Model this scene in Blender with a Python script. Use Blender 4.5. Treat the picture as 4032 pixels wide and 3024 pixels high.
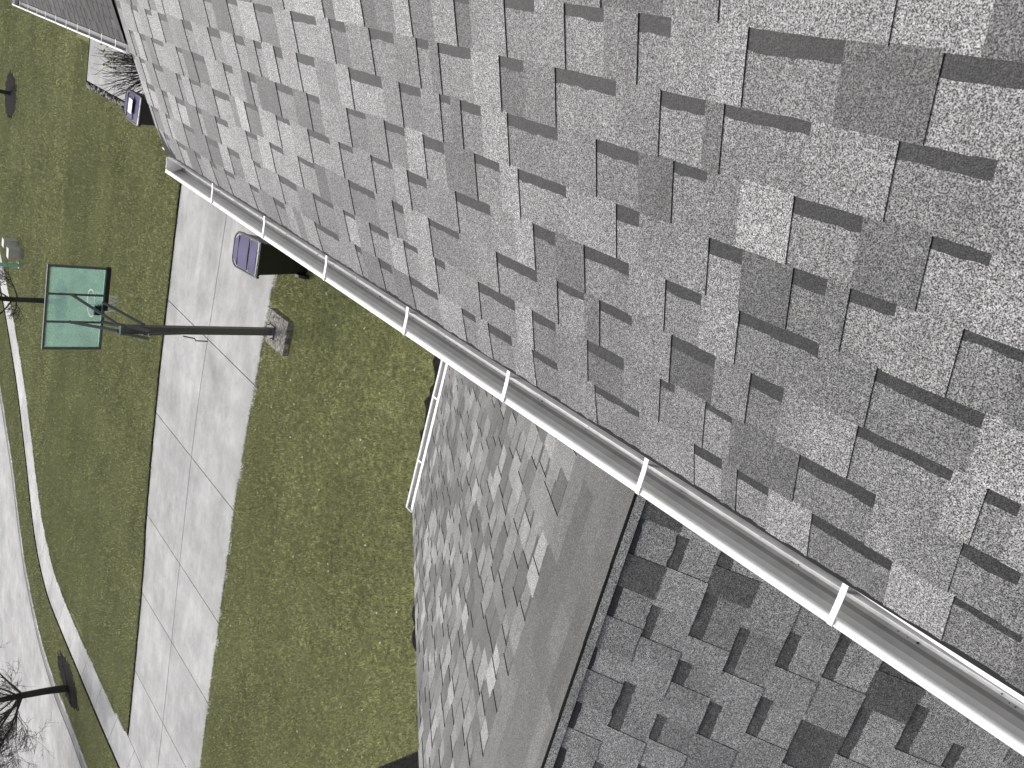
import bpy, bmesh, math, random
import numpy as np
from mathutils import Vector, Matrix

R = math.radians
random.seed(7)
for o in list(bpy.data.objects):
    bpy.data.objects.remove(o)
SC = bpy.context.scene
COL = SC.collection

# ------------------------------------------------------------------ camera
# world: metres, ground z = 0.  The photo was taken sideways from the main roof.
cam_d = bpy.data.cameras.new("camera")
cam = bpy.data.objects.new("camera", cam_d)
COL.objects.link(cam)
cam_d.sensor_fit = 'HORIZONTAL'
cam_d.sensor_width = 36.0
cam_d.lens = 36.0 * 3200 / 4032
cam_d.clip_start = 0.05
cam_d.clip_end = 3000
mx = Matrix(((0.249682, 0.915086, 0.316664, 0),
             (-0.620759, 0.402246, -0.672946, 0),
             (-0.74318, -0.02855, 0.668482, 7.0),
             (0, 0, 0, 1)))
cam.matrix_world = mx
SC.camera = cam

# ------------------------------------------------------------------ light
SUN_EL, SUN_AZ = R(50), math.atan2(-0.36, 1.0)          # azimuth from +Y towards +X
W = bpy.data.worlds.new("World")
SC.world = W
W.use_nodes = True
nt = W.node_tree
bg = nt.nodes['Background']
sky = nt.nodes.new('ShaderNodeTexSky')
sky.sky_type = 'NISHITA'
sky.sun_disc = False
sky.sun_elevation = SUN_EL
sky.sun_rotation = SUN_AZ
sky.dust_density = 4.0
hs = nt.nodes.new('ShaderNodeHueSaturation')
hs.inputs['Saturation'].default_value = 0.22
nt.links.new(sky.outputs[0], hs.inputs['Color'])
nt.links.new(hs.outputs[0], bg.inputs['Color'])
bg.inputs['Strength'].default_value = 0.13
sd = bpy.data.lights.new("sun", 'SUN')
sd.energy = 1.5
sd.angle = R(11)
sd.color = (1.0, 0.975, 0.94)
sun = bpy.data.objects.new("sun", sd)
COL.objects.link(sun)
sv = Vector((math.sin(SUN_AZ) * math.cos(SUN_EL), math.cos(SUN_AZ) * math.cos(SUN_EL), math.sin(SUN_EL)))
sun.rotation_euler = sv.to_track_quat('Z', 'Y').to_euler()
SC.view_settings.view_transform = 'Standard'
SC.view_settings.look = 'None'
SC.view_settings.gamma = 1.0
SC.view_settings.exposure = 0.62
SC.view_settings.use_curve_mapping = False

# ------------------------------------------------------------------ helpers
def tag(o, label=None, cat=None, group=None, kind=None):
    if label: o['label'] = label
    if cat: o['category'] = cat
    if group: o['group'] = group
    if kind: o['kind'] = kind
    return o


def empty(name, loc, rz=0.0):
    o = bpy.data.objects.new(name, None)
    o.empty_display_size = 0.2
    COL.objects.link(o)
    o.location = loc
    o.rotation_euler = (0, 0, rz)
    return o


def copy_tree(o, parent=None):
    c = o.copy()
    COL.objects.link(c)
    c.parent = parent
    for ch in list(o.children):
        copy_tree(ch, c)
    return c


class MB:
    """collects faces and builds ONE mesh object"""
    def __init__(s):
        s.v, s.f, s.m, s.t = [], [], [], []

    def face(s, pts, mat=0, tone=1.0):
        n = len(s.v)
        s.v.extend([tuple(p) for p in pts])
        s.f.append(tuple(range(n, n + len(pts))))
        s.m.append(mat); s.t.append(tone)

    def faces(s, pts, fs, mat=0, tone=1.0):
        n = len(s.v)
        s.v.extend([tuple(p) for p in pts])
        for f in fs:
            s.f.append(tuple(n + i for i in f))
            s.m.append(mat); s.t.append(tone)

    def box(s, c, d, rz=0.0, mat=0, tone=1.0, taper=1.0):
        x, y, z = d[0] / 2, d[1] / 2, d[2] / 2
        p = []
        for sz in (-1, 1):
            k = taper if sz < 0 else 1.0
            for a, b in ((-1, -1), (1, -1), (1, 1), (-1, 1)):
                X, Y = a * x * k, b * y * k
                p.append((c[0] + X * math.cos(rz) - Y * math.sin(rz),
                          c[1] + X * math.sin(rz) + Y * math.cos(rz), c[2] + sz * z))
        s.faces(p, [(3, 2, 1, 0), (4, 5, 6, 7), (0, 1, 5, 4), (1, 2, 6, 5), (2, 3, 7, 6), (3, 0, 4, 7)], mat, tone)

    def tube(s, pts, rad, n=8, mat=0, tone=1.0, caps=True, closed=False):
        pts = [Vector(p) for p in pts]
        if not hasattr(rad, '__len__'):
            rad = [rad] * len(pts)
        base = len(s.v)
        L = len(pts)
        prev = None
        for i, p in enumerate(pts):
            if closed:
                d = pts[(i + 1) % L] - pts[i - 1]
            else:
                d = pts[min(i + 1, L - 1)] - pts[max(i - 1, 0)]
            d.normalize()
            a = Vector((0, 0, 1)) if abs(d.z) < 0.9 else Vector((1, 0, 0))
            if prev is not None:
                a = prev
            u = (a - d * a.dot(d)).normalized()
            w = d.cross(u)
            prev = u
            for k in range(n):
                t = 2 * math.pi * (k + 0.5) / n
                s.v.append(tuple(p + (u * math.cos(t) + w * math.sin(t)) * rad[i]))
        rng = L if closed else L - 1
        for i in range(rng):
            j = (i + 1) % L
            for k in range(n):
                k2 = (k + 1) % n
                s.f.append((base + i * n + k, base + i * n + k2, base + j * n + k2, base + j * n + k))
                s.m.append(mat); s.t.append(tone)
        if caps and not closed:
            s.f.append(tuple(base + k for k in reversed(range(n)))); s.m.append(mat); s.t.append(tone)
            s.f.append(tuple(base + (L - 1) * n + k for k in range(n))); s.m.append(mat); s.t.append(tone)

    def prism(s, poly, z0, z1, mat=0, side=None, tone=1.0):
        """vertical prism of an (x, y) polygon"""
        n = len(poly)
        a = sum(poly[i][0] * poly[(i + 1) % n][1] - poly[(i + 1) % n][0] * poly[i][1] for i in range(n))
        if a < 0: poly = poly[::-1]
        s.face([(x, y, z1) for x, y in poly], mat, tone)
        for i in range(n):
            p, q = poly[i], poly[(i + 1) % n]
            s.face([(p[0], p[1], z0), (q[0], q[1], z0), (q[0], q[1], z1), (p[0], p[1], z1)],
                   mat if side is None else side, tone)

    def build(s, name, mats, parent=None, smooth=False, bevel=0, weld=False):
        me = bpy.data.meshes.new(name)
        me.from_pydata(s.v, [], s.f)
        if not isinstance(mats, (list, tuple)): mats = [mats]
        for m in mats: me.materials.append(m)
        me.polygons.foreach_set('material_index', s.m)
        at = me.attributes.new('tone', 'FLOAT', 'FACE')
        at.data.foreach_set('value', s.t)
        if weld:
            bm = bmesh.new(); bm.from_mesh(me)
            bmesh.ops.remove_doubles(bm, verts=bm.verts, dist=1e-4)
            bmesh.ops.recalc_face_normals(bm, faces=bm.faces)
            bm.to_mesh(me); bm.free()
        if smooth:
            me.polygons.foreach_set('use_smooth', [True] * len(me.polygons))
        me.update()
        o = bpy.data.objects.new(name, me)
        COL.objects.link(o)
        o.parent = parent
        if bevel:
            b = o.modifiers.new('bevel', 'BEVEL')
            b.width = bevel; b.segments = 3; b.limit_method = 'ANGLE'; b.angle_limit = R(35)
        return o


def spline(pts, step=0.5):
    """Catmull-Rom through 2-D points"""
    out = []
    P = [pts[0]] + list(pts) + [pts[-1]]
    for i in range(1, len(P) - 2):
        p0, p1, p2, p3 = [np.array(q, float) for q in P[i - 1:i + 3]]
        n = max(2, int(np.linalg.norm(p2 - p1) / step))
        for k in range(n):
            t = k / n
            q = 0.5 * ((2 * p1) + (-p0 + p2) * t + (2 * p0 - 5 * p1 + 4 * p2 - p3) * t * t + (-p0 + 3 * p1 - 3 * p2 + p3) * t ** 3)
            out.append((float(q[0]), float(q[1])))
    out.append(tuple(pts[-1]))
    return out


def offset(line, d):
    """offset an open polyline to its left by d"""
    out = []
    for i, p in enumerate(line):
        a, b = line[max(i - 1, 0)], line[min(i + 1, len(line) - 1)]
        dx, dy = b[0] - a[0], b[1] - a[1]
        l = math.hypot(dx, dy) or 1
        out.append((p[0] - dy / l * d, p[1] + dx / l * d))
    return out

# ------------------------------------------------------------------ materials
def mat(name):
    m = bpy.data.materials.new(name)
    m.use_nodes = True
    return m, m.node_tree, m.node_tree.nodes['Principled BSDF']


def N(nt, t, **kw):
    n = nt.nodes.new(t)
    for k, v in kw.items():
        if k in n.inputs.keys() if hasattr(n.inputs, 'keys') else False:
            n.inputs[k].default_value = v
        else:
            setattr(n, k, v)
    return n


def coords(nt, scale=(1, 1, 1)):
    tc = nt.nodes.new('ShaderNodeTexCoord')
    mp = nt.nodes.new('ShaderNodeMapping')
    mp.inputs['Scale'].default_value = scale
    nt.links.new(tc.outputs['Object'], mp.inputs['Vector'])
    return mp.outputs[0]


def noise(nt, vec, scale, detail=2.0, rough=0.5):
    n = nt.nodes.new('ShaderNodeTexNoise')
    n.inputs['Scale'].default_value = scale
    n.inputs['Detail'].default_value = detail
    n.inputs['Roughness'].default_value = rough
    nt.links.new(vec, n.inputs['Vector'])
    return n.outputs['Fac']


def mrange(nt, v, a, b, c, d):
    n = nt.nodes.new('ShaderNodeMapRange')
    for k, x in zip(('From Min', 'From Max', 'To Min', 'To Max'), (a, b, c, d)):
        n.inputs[k].default_value = x
    nt.links.new(v, n.inputs['Value'])
    return n.outputs[0]


def math_(nt, op, a, b):
    n = nt.nodes.new('ShaderNodeMath')
    n.operation = op
    for i, x in enumerate((a, b)):
        if isinstance(x, (int, float)): n.inputs[i].default_value = x
        else: nt.links.new(x, n.inputs[i])
    return n.outputs[0]


def vscale(nt, col, f):
    n = nt.nodes.new('ShaderNodeVectorMath')
    n.operation = 'SCALE'
    if isinstance(col, tuple): n.inputs[0].default_value = col
    else: nt.links.new(col, n.inputs[0])
    if isinstance(f, (int, float)): n.inputs['Scale'].default_value = f
    else: nt.links.new(f, n.inputs['Scale'])
    return n.outputs[0]


def attr(nt, name='tone'):
    a = nt.nodes.new('ShaderNodeAttribute')
    a.attribute_name = name
    return a.outputs['Fac']


def bump(nt, bs, h, strength=0.5, dist=0.01):
    b = nt.nodes.new('ShaderNodeBump')
    b.inputs['Strength'].default_value = strength
    b.inputs['Distance'].default_value = dist
    nt.links.new(h, b.inputs['Height'])
    nt.links.new(b.outputs[0], bs.inputs['Normal'])


def plain(name, col, rough=0.5, metal=0.0, spec=0.5, grime_shade=0.15, gscale=14):
    m, nt, bs = mat(name)
    v = coords(nt)
    n = noise(nt, v, gscale, 5, 0.6)
    f = mrange(nt, n, 0.3, 0.7, 1 - grime_shade, 1 + grime_shade * 0.5)
    nt.links.new(vscale(nt, tuple(col), f), bs.inputs['Base Color'])
    bs.inputs['Roughness'].default_value = rough
    bs.inputs['Metallic'].default_value = metal
    bs.inputs['Specular IOR Level'].default_value = spec
    return m


def shingle_mat(name, base, contrast=1.0, spec=0.42):
    m, nt, bs = mat(name)
    v = coords(nt)
    g1 = noise(nt, v, 350, 1.5, 0.7)
    g2 = noise(nt, v, 120, 1.0, 0.5)
    g3 = noise(nt, v, 9, 4, 0.6)
    g4 = noise(nt, v, 1.3, 2, 0.5)
    a = mrange(nt, g1, 0.38, 0.64, 1 - 0.92 * contrast, 1 + 1.75 * contrast)
    b = mrange(nt, g2, 0.34, 0.66, 0.74, 1.28)
    c = mrange(nt, g3, 0.3, 0.7, 0.86, 1.12)
    d = mrange(nt, g4, 0.3, 0.7, 0.92, 1.08)
    f = math_(nt, 'MULTIPLY', math_(nt, 'MULTIPLY', a, b), math_(nt, 'MULTIPLY', c, d))
    f = math_(nt, 'MULTIPLY', f, math_(nt, 'POWER', attr(nt), 1.3))
    nt.links.new(vscale(nt, (base, base * 0.995, base * 0.985), f), bs.inputs['Base Color'])
    bs.inputs['Roughness'].default_value = 0.6
    bs.inputs['Specular IOR Level'].default_value = spec
    bump(nt, bs, g1, 0.45, 0.0018)
    return m


M = {}
M['shingle'] = shingle_mat('shingle_granules', 0.112)
M['shingle_dark'] = shingle_mat('charcoal_granules', 0.030, 0.8, 0.12)
M['edge'] = plain('asphalt_edge', (0.008, 0.008, 0.008), 0.9)
M['white'] = plain('white_aluminium', (0.80, 0.80, 0.79), 0.35, 0, 0.5, 0.04, 6)
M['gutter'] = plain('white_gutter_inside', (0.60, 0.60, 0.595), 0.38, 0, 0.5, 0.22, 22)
M['grime'] = plain('grimy_gutter_inside', (0.13, 0.13, 0.128), 0.4, 0, 0.5, 0.25, 12)  # trough shade painted into the colour, in three tones with slight mottling
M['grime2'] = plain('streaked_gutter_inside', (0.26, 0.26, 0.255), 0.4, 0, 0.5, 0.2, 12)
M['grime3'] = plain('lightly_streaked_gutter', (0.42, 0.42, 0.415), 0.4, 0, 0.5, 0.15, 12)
M['siding'] = plain('pale_siding', (0.55, 0.55, 0.53), 0.6, grime_shade=0.06)
M['black'] = plain('black_plastic', (0.010, 0.010, 0.011), 0.45, 0, 0.4, 0.2)
M['steel'] = plain('dark_painted_steel', (0.085, 0.085, 0.087), 0.5, 0, 0.4, 0.25, 30)
M['dark'] = plain('black_foam', (0.008, 0.008, 0.008), 0.8)
M['lid'] = plain('purple_lid_plastic', (0.040, 0.030, 0.115), 0.5, 0, 0.15, 0.15, 8)
M['grey'] = plain('grey_plastic', (0.05, 0.05, 0.055), 0.4)
M['box'] = plain('grey_cabinet', (0.36, 0.36, 0.36), 0.5, grime_shade=0.2, gscale=20)
M['green'] = plain('pale_green_plastic', (0.22, 0.46, 0.38), 0.5, grime_shade=0.12, gscale=20)
M['red'] = plain('orange_red_rim', (0.85, 0.42, 0.42), 0.4)
M['net'] = plain('white_net', (0.6, 0.6, 0.6), 0.8)
M['bark'] = plain('dark_bark', (0.032, 0.029, 0.027), 0.95, grime_shade=0.5, gscale=25)
M['twig'] = plain('dark_twigs', (0.050, 0.045, 0.042), 0.95)
M['yellow'] = plain('yellow_green_leaf', (0.36, 0.40, 0.06), 0.6, grime_shade=0.4)
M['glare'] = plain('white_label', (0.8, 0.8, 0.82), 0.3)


def concrete(name, base, joint=0.0, streak=True):
    m, nt, bs = mat(name)
    v = coords(nt)
    n1 = noise(nt, v, 1.1, 5, 0.62)
    n2 = noise(nt, coords(nt, (0.5, 2.2, 1)), 2.0, 4, 0.6)
    n3 = noise(nt, v, 60, 3, 0.6)
    n4 = noise(nt, v, 6.5, 4, 0.7)
    n5 = noise(nt, v, 0.42, 6, 0.75)
    f = math_(nt, 'MULTIPLY', mrange(nt, n5, 0.36, 0.62, 0.72, 1.08), 1.0)
    f = math_(nt, 'MULTIPLY', f, mrange(nt, n1, 0.25, 0.75, 0.76, 1.18))
    f = math_(nt, 'MULTIPLY', f, mrange(nt, n2, 0.3, 0.7, 0.90, 1.06))
    f = math_(nt, 'MULTIPLY', f, mrange(nt, n3, 0.3, 0.7, 0.90, 1.1))
    f = math_(nt, 'MULTIPLY', f, mrange(nt, n4, 0.58, 0.78, 1.0, 0.66))
    f = math_(nt, 'MULTIPLY', f, attr(nt))
    nt.links.new(vscale(nt, (base, base * 0.992, base * 0.98), f), bs.inputs['Base Color'])
    bs.inputs['Roughness'].default_value = 0.85
    bump(nt, bs, n3, 0.25, 0.004)
    return m


M['concrete'] = concrete('driveway_concrete', 0.35)
M['walk'] = concrete('sidewalk_concrete', 0.40)
M['street'] = concrete('street_surface', 0.34)
M['curb'] = concrete('curb_concrete', 0.42)
M['pan'] = concrete('gutter_pan_concrete', 0.17)

# lawn: thatch and soil under the blades
m, nt, bs = mat('lawn_thatch')
v = coords(nt)
n1 = noise(nt, v, 0.55, 4, 0.6)
n2 = noise(nt, v, 9, 5, 0.7)
n3 = noise(nt, coords(nt, (0.25, 1.0, 1)), 1.4, 2, 0.5)
cr = nt.nodes.new('ShaderNodeValToRGB')
cr.color_ramp.elements[0].position = 0.30
cr.color_ramp.elements[0].color = (0.080, 0.087, 0.038, 1)
cr.color_ramp.elements[1].position = 0.72
cr.color_ramp.elements[1].color = (0.23, 0.235, 0.105, 1)
nt.links.new(n2, cr.inputs[0])
f = math_(nt, 'MULTIPLY', mrange(nt, n1, 0.3, 0.7, 0.8, 1.2), mrange(nt, n3, 0.3, 0.7, 0.85, 1.15))
nt.links.new(vscale(nt, cr.outputs[0], f), bs.inputs['Base Color'])
bs.inputs['Roughness'].default_value = 1.0
bs.inputs['Specular IOR Level'].default_value = 0.1
bump(nt, bs, n2, 0.9, 0.04)
M['lawn'] = m

m, nt, bs = mat('grass_blade')
v = coords(nt)
n1 = noise(nt, v, 0.45, 4, 0.6)
n3 = noise(nt, coords(nt, (0.22, 1.0, 1)), 1.3, 2, 0.5)
f = math_(nt, 'MULTIPLY', mrange(nt, n1, 0.3, 0.7, 0.82, 1.18), mrange(nt, n3, 0.3, 0.7, 0.92, 1.08))
t = attr(nt)
cr = nt.nodes.new('ShaderNodeValToRGB')
cr.color_ramp.elements[0].position = 0.0
cr.color_ramp.elements[0].color = (0.285, 0.295, 0.115, 1)
cr.color_ramp.elements[1].position = 1.0
cr.color_ramp.elements[1].color = (0.60, 0.60, 0.38, 1)
e = cr.color_ramp.elements.new(0.6); e.color = (0.44, 0.455, 0.23, 1)
nt.links.new(t, cr.inputs[0])
nt.links.new(vscale(nt, cr.outputs[0], f), bs.inputs['Base Color'])
bs.inputs['Roughness'].default_value = 0.7
bs.inputs['Specular IOR Level'].default_value = 0.2
geo = nt.nodes.new('ShaderNodeNewGeometry')
vm = nt.nodes.new('ShaderNodeVectorMath'); vm.operation = 'MULTIPLY_ADD'
nt.links.new(geo.outputs['Normal'], vm.inputs[0]); vm.inputs[1].default_value = (0.5, 0.5, 0.5); vm.inputs[2].default_value = (0, 0, 0.8)
vn = nt.nodes.new('ShaderNodeVectorMath'); vn.operation = 'NORMALIZE'
nt.links.new(vm.outputs[0], vn.inputs[0]); nt.links.new(vn.outputs[0], bs.inputs['Normal'])
M['blade'] = m

def soil(name, lo, hi, sc=22):
    m, nt, bs = mat(name)
    v = coords(nt)
    n = noise(nt, v, sc, 6, 0.7)
    cr = nt.nodes.new('ShaderNodeValToRGB')
    cr.color_ramp.elements[0].position = 0.35; cr.color_ramp.elements[0].color = (lo, lo * .95, lo * .9, 1)
    cr.color_ramp.elements[1].position = 0.72; cr.color_ramp.elements[1].color = (hi, hi * .95, hi * .88, 1)
    nt.links.new(n, cr.inputs[0])
    nt.links.new(cr.outputs[0], bs.inputs['Base Color'])
    bs.inputs['Roughness'].default_value = 1.0
    bs.inputs['Specular IOR Level'].default_value = 0.1
    bump(nt, bs, n, 1.0, 0.03)
    return m
M['soil'] = soil('dark_soil', 0.012, 0.05)
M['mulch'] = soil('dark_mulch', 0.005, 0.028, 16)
M['rock'] = soil('border_stones', 0.04, 0.42, 9)
M['pad'] = soil('weathered_concrete', 0.05, 0.42, 17)

# tinted acrylic backboard
m = bpy.data.materials.new('tinted_acrylic'); m.use_nodes = True
nt = m.node_tree
nt.nodes.remove(nt.nodes['Principled BSDF'])
tr = nt.nodes.new('ShaderNodeBsdfTransparent'); tr.inputs[0].default_value = (0.74, 0.89, 0.86, 1)
pb = nt.nodes.new('ShaderNodeBsdfTranslucent')
pb.inputs['Color'].default_value = (0.44, 0.60, 0.55, 1)
mxn = nt.nodes.new('ShaderNodeMixShader')
n1 = noise(nt, coords(nt), 3, 4, 0.6)
nt.links.new(mrange(nt, n1, 0.3, 0.7, 0.16, 0.27), mxn.inputs[0])
nt.links.new(tr.outputs[0], mxn.inputs[1]); nt.links.new(pb.outputs[0], mxn.inputs[2])
nt.links.new(mxn.outputs[0], nt.nodes['Material Output'].inputs[0])
M['acrylic'] = m

# ------------------------------------------------------------------ the ground
SOIL_Z, LAWN_Z = -0.16, 0.035
g = MB(); g.face([(-400, -400, -0.2), (400, -400, -0.2), (400, 400, -0.2), (-400, 400, -0.2)])
tag(g.build('ground', M['soil']), kind='structure')

far_pts = [(6, 19.25), (0, 19.22), (-4.37, 19.2), (-8.53, 19.1), (-12.08, 18.82), (-14.15, 18.5), (-19.05, 18.13)]
mid_pts = [(6, 16.4), (0, 16.45), (-3.63, 16.5), (-7.44, 16.6), (-9.35, 16.56), (-12.69, 16.33), (-16.72, 16.02), (-19.05, 15.9)]
near_pts = [(6, 13.7), (0, 13.75), (-4.16, 13.82), (-6.9, 13.89), (-9.17, 13.9), (-12.43, 13.72), (-15.86, 13.5), (-19.05, 13.32)]
far_l, mid_l, near_l = spline(far_pts), spline(mid_pts), spline(near_pts)
def yat(line, x):
    a = np.array(line)[::-1]
    return float(np.interp(x, a[:, 0], a[:, 1]))
brk = [(6, 6), (3.1, 3.1), (0.1, 0.1), (-3.25, -3.25), (-6.43, -6.42), (-9.38, -9.31), (-12.2, -12.08), (-14.42, -14.2), (-16.85, -16.6), (-19.07, -19.07)]
g = MB()
gp = 0.011
for i in range(len(brk) - 1):
    for up in (0, 1):
        la, lb = (mid_l, far_l) if up else (near_l, mid_l)
        def X(b, t): return b[1] + (b[0] - b[1]) * t
        nseg = 4
        t0, t1 = (0.5, 1.0) if up else (0.0, 0.5)
        tone = 1 + random.uniform(-0.06, 0.06)
        for k in range(nseg):
            poly = []
            a0, a1 = k / nseg, (k + 1) / nseg
            xr0, xl0 = X(brk[i], t0) - gp, X(brk[i + 1], t0) + gp
            xr1, xl1 = X(brk[i], t1) - gp, X(brk[i + 1], t1) + gp
            for (aa, xr, xl, L, dy) in ((a0, xr0, xl0, la, gp if up else 0), (a1, xr0, xl0, la, gp if up else 0),
                                        (a1, xr1, xl1, lb, 0 if up else -gp), (a0, xr1, xl1, lb, 0 if up else -gp)):
                x = xr + (xl - xr) * aa
                poly.append((x, yat(L, x) + dy))
            g.prism(poly, -0.15, 0.0, tone=tone)
tag(g.build('driveway', M['concrete']), kind='structure')

# sidewalk, curving at the far right
sw_far = spline([(-20.35, -14), (-20.4, 8), (-20.45, 15.5), (-20.5, 18.3), (-20.6, 20.5), (-20.65, 23.4), (-20.68, 25.1), (-20.66, 26.9), (-20.45, 27.9),
                 (-19.95, 29.1), (-19.01, 30.3), (-17.75, 31.45), (-16.5, 32.7), (-15.08, 34.2), (-13.4, 36.6), (-12.33, 38.3), (-9.5, 42.5), (-4, 49)], 0.7)
sw_near = spline([(-19.1, -14), (-19.1, 8), (-19.08, 13.3), (-19.07, 16.9), (-19.1, 19.2), (-19.2, 22.3), (-19.24, 24.0), (-19.15, 26.1), (-18.88, 27.15),
                  (-18.1, 28.75), (-16.8, 30.2), (-15.4, 31.6), (-14.3, 32.9), (-12.9, 34.9), (-11.6, 37.0), (-10.9, 38.3), (-8.2, 42.0), (-2.8, 48)], 0.7)
def resample(line, n):
    a = np.array(line); d = np.r_[0, np.cumsum(np.hypot(*np.diff(a, axis=0).T))]
    t = np.linspace(0, d[-1], n)
    return [(float(np.interp(x, d, a[:, 0])), float(np.interp(x, d, a[:, 1]))) for x in t]
rf, rn = resample(sw_far, 181), resample(sw_near, 181)
g = MB()
for i in range(0, 180, 4):
    tone = 1 + random.uniform(-0.07, 0.07)
    for k in range(4):
        a, b, c, d = rn[i + k], rn[i + k + 1], rf[i + k + 1], rf[i + k]
        if k == 0:
            s = 0.012
            a = (a[0] + (b[0] - a[0]) * s * 3, a[1] + (b[1] - a[1]) * s * 3)
            d = (d[0] + (c[0] - d[0]) * s * 3, d[1] + (c[1] - d[1]) * s * 3)
        g.prism([a, b, c, d], -0.15, 0.004, tone=tone)
tag(g.build('sidewalk', M['walk']), kind='structure')

# curb, gutter pan, street
edge = spline([(-22.6, -14), (-22.75, 8), (-22.8, 15), (-22.89, 20.98), (-22.85, 23.27), (-22.95, 25.42), (-22.72, 27.39), (-22.3, 28.7), (-21.6, 30.2),
               (-21.1, 31.0), (-20.1, 32.2), (-18.95, 33.4), (-17.8, 34.9), (-16.7, 36.5), (-13, 42), (-8, 49)], 0.7)
g = MB()
c1 = offset(edge, 0.17); c2 = offset(edge, 0.68)
for i in range(len(edge) - 1):
    tone = 1 + 0.05 * math.sin(i * 1.7)
    g.prism([edge[i], edge[i + 1], c1[i + 1], c1[i]], -0.19, 0.055, tone=tone)
tag(g.build('curb', M['curb']), kind='structure')
g = MB()
for i in range(len(edge) - 1):
    g.prism([c1[i], c1[i + 1], c2[i + 1], c2[i]], -0.19, 0.0, tone=1.0 + 0.1 * math.sin(i * 2.3))
tag(g.build('gutter_pan', M['pan']), kind='structure')
g = MB()
c3 = offset(edge, 0.75); c4 = offset(edge, 16.0)
for i in range(len(edge) - 1):
    g.face([(*c3[i], -0.005), (*c3[i + 1], -0.005), (*c4[i + 1], -0.005), (*c4[i], -0.005)][::-1])
tag(g.build('road', M['street']), kind='structure')
# driveway apron through the verge
g = MB()
g.prism([(-20.55, 13.0), (-20.55, 17.75), (-22.75, 18.1), (-22.7, 12.7)], -0.15, -0.004)
tag(g.build('driveway_apron', M['concrete']), kind='structure')

# lawns (thick turf, its soil edge shows where the slabs sit lower)
nl = [p for p in near_l if p[0] >= -19.0]
lawnA = [(p[0], p[1] - 0.02) for p in nl] + [(-19.02, 13.3), (-19.03, -14), (9, -14), (9, 13.7)]
fl = [p for p in far_l]
swn = [p for p in sw_near if p[1] > 18.4]
swn_o = [(p[0] + 0.03, p[1] - 0.02) for p in swn]
lawnB = [(p[0], p[1] + 0.045) for p in fl if p[0] > -18.9] + [(-18.98, 18.2)] + swn_o + [(9, 48), (9, 27.62), (-2.6, 27.62), (-2.72, 27.5), (-2.72, 21.3), (-1.2, 21.3), (6, 21.3)]
strip_in = [p for p in sw_far if p[1] > 17.9]
strip_out = [p for p in offset(edge, -0.02) if p[1] > 18.2]
lawnC = [(p[0] - 0.045, p[1] + 0.02) for p in strip_in] + strip_out[::-1]
lawnC2 = [(-20.45, 12.9), (-22.72, 12.6), (-22.55, -14), (-20.4, -14)]
g = MB()
for poly in (lawnA, lawnB, lawnC, lawnC2):
    g.prism(poly, SOIL_Z, LAWN_Z, 0, 1)
c5 = offset(edge, 16.2); c6 = offset(edge, 40)
for i in range(len(edge) - 1):
    g.face([(*c5[i], -0.02), (*c5[i + 1], -0.02), (*c6[i + 1], -0.02), (*c6[i], -0.02)][::-1])
lawn = tag(g.build('lawn', [M['lawn'], M['soil']]), kind='structure')

# neighbouring slab beyond the garage with its stone border
g = MB()
g.prism([(-2.52, 21.35), (-2.52, 24.80), (5, 24.80), (5, 21.35)], -0.15, 0.03)
g.prism([(-2.53, 24.83), (-2.53, 27.55), (5, 27.55), (5, 24.83)], -0.15, 0.03, tone=0.94)
tag(g.build('patio_slab', M['concrete']), kind='structure')
g = MB()
rs = random.Random(5)
for i in range(110):
    y = 21.3 + 6.2 * i / 110 + rs.uniform(-.03, .03)
    x = -2.63 + rs.uniform(-.06, .06)
    s = rs.uniform(.04, .09)
    g.box((x, y, 0.03), (s * 1.2, s, s), rs.uniform(0, 3), 0, taper=0.7)
g.prism([(-2.72, 21.3), (-2.545, 21.3), (-2.545, 27.6), (-2.72, 27.6)], -0.15, 0.012, 1)
tag(g.build('border_stones', [M['rock'], M['mulch']]), 'dark stone edging along the concrete slab past the garage', 'edging', kind='stuff')

def disc(cx, cy, rx, ry, rs, n=40, rough=0.05):
    return [(cx + rx * (1 + rs.uniform(-rough, rough)) * math.cos(2 * math.pi * i / n),
             cy + ry * (1 + rs.uniform(-rough, rough)) * math.sin(2 * math.pi * i / n)) for i in range(n)]
g = MB()
rings = [(-21.75, 23.9, 0.62, 1.3), (-9.76, 28.4, 0.80, 0.75), (-4.6, 37.9, 0.85, 1.0)]
for r in rings:
    g.prism(disc(*r, rs, 90, 0.16), 0.0, LAWN_Z + 0.02)
g.prism([(-10.9, 8.08), (-9.3, 6.9), (-7.5, 5.6), (-7.0, 2), (-12, 1), (-13, 6)], 0.0, LAWN_Z + 0.02)  # dark ground patch with a straight edge, in the mulch colour
g.prism([(-4.7, 6.05), (-4.25, 6.2), (-4.15, 5.7), (-4.1, 1.0), (-5.2, 0.9), (-5.3, 5.3)], 0.0, LAWN_Z + 0.02)  # dark ground strip beside the gable rake, same colour
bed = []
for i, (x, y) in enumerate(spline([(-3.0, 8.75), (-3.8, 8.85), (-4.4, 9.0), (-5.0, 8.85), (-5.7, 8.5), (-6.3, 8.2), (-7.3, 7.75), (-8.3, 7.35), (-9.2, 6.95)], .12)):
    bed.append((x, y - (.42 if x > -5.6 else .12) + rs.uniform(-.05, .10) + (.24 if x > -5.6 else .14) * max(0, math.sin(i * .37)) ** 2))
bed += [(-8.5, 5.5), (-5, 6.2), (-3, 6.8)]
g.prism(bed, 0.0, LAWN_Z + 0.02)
tag(g.build('mulch_bed', M['mulch']), kind='structure')

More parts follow.
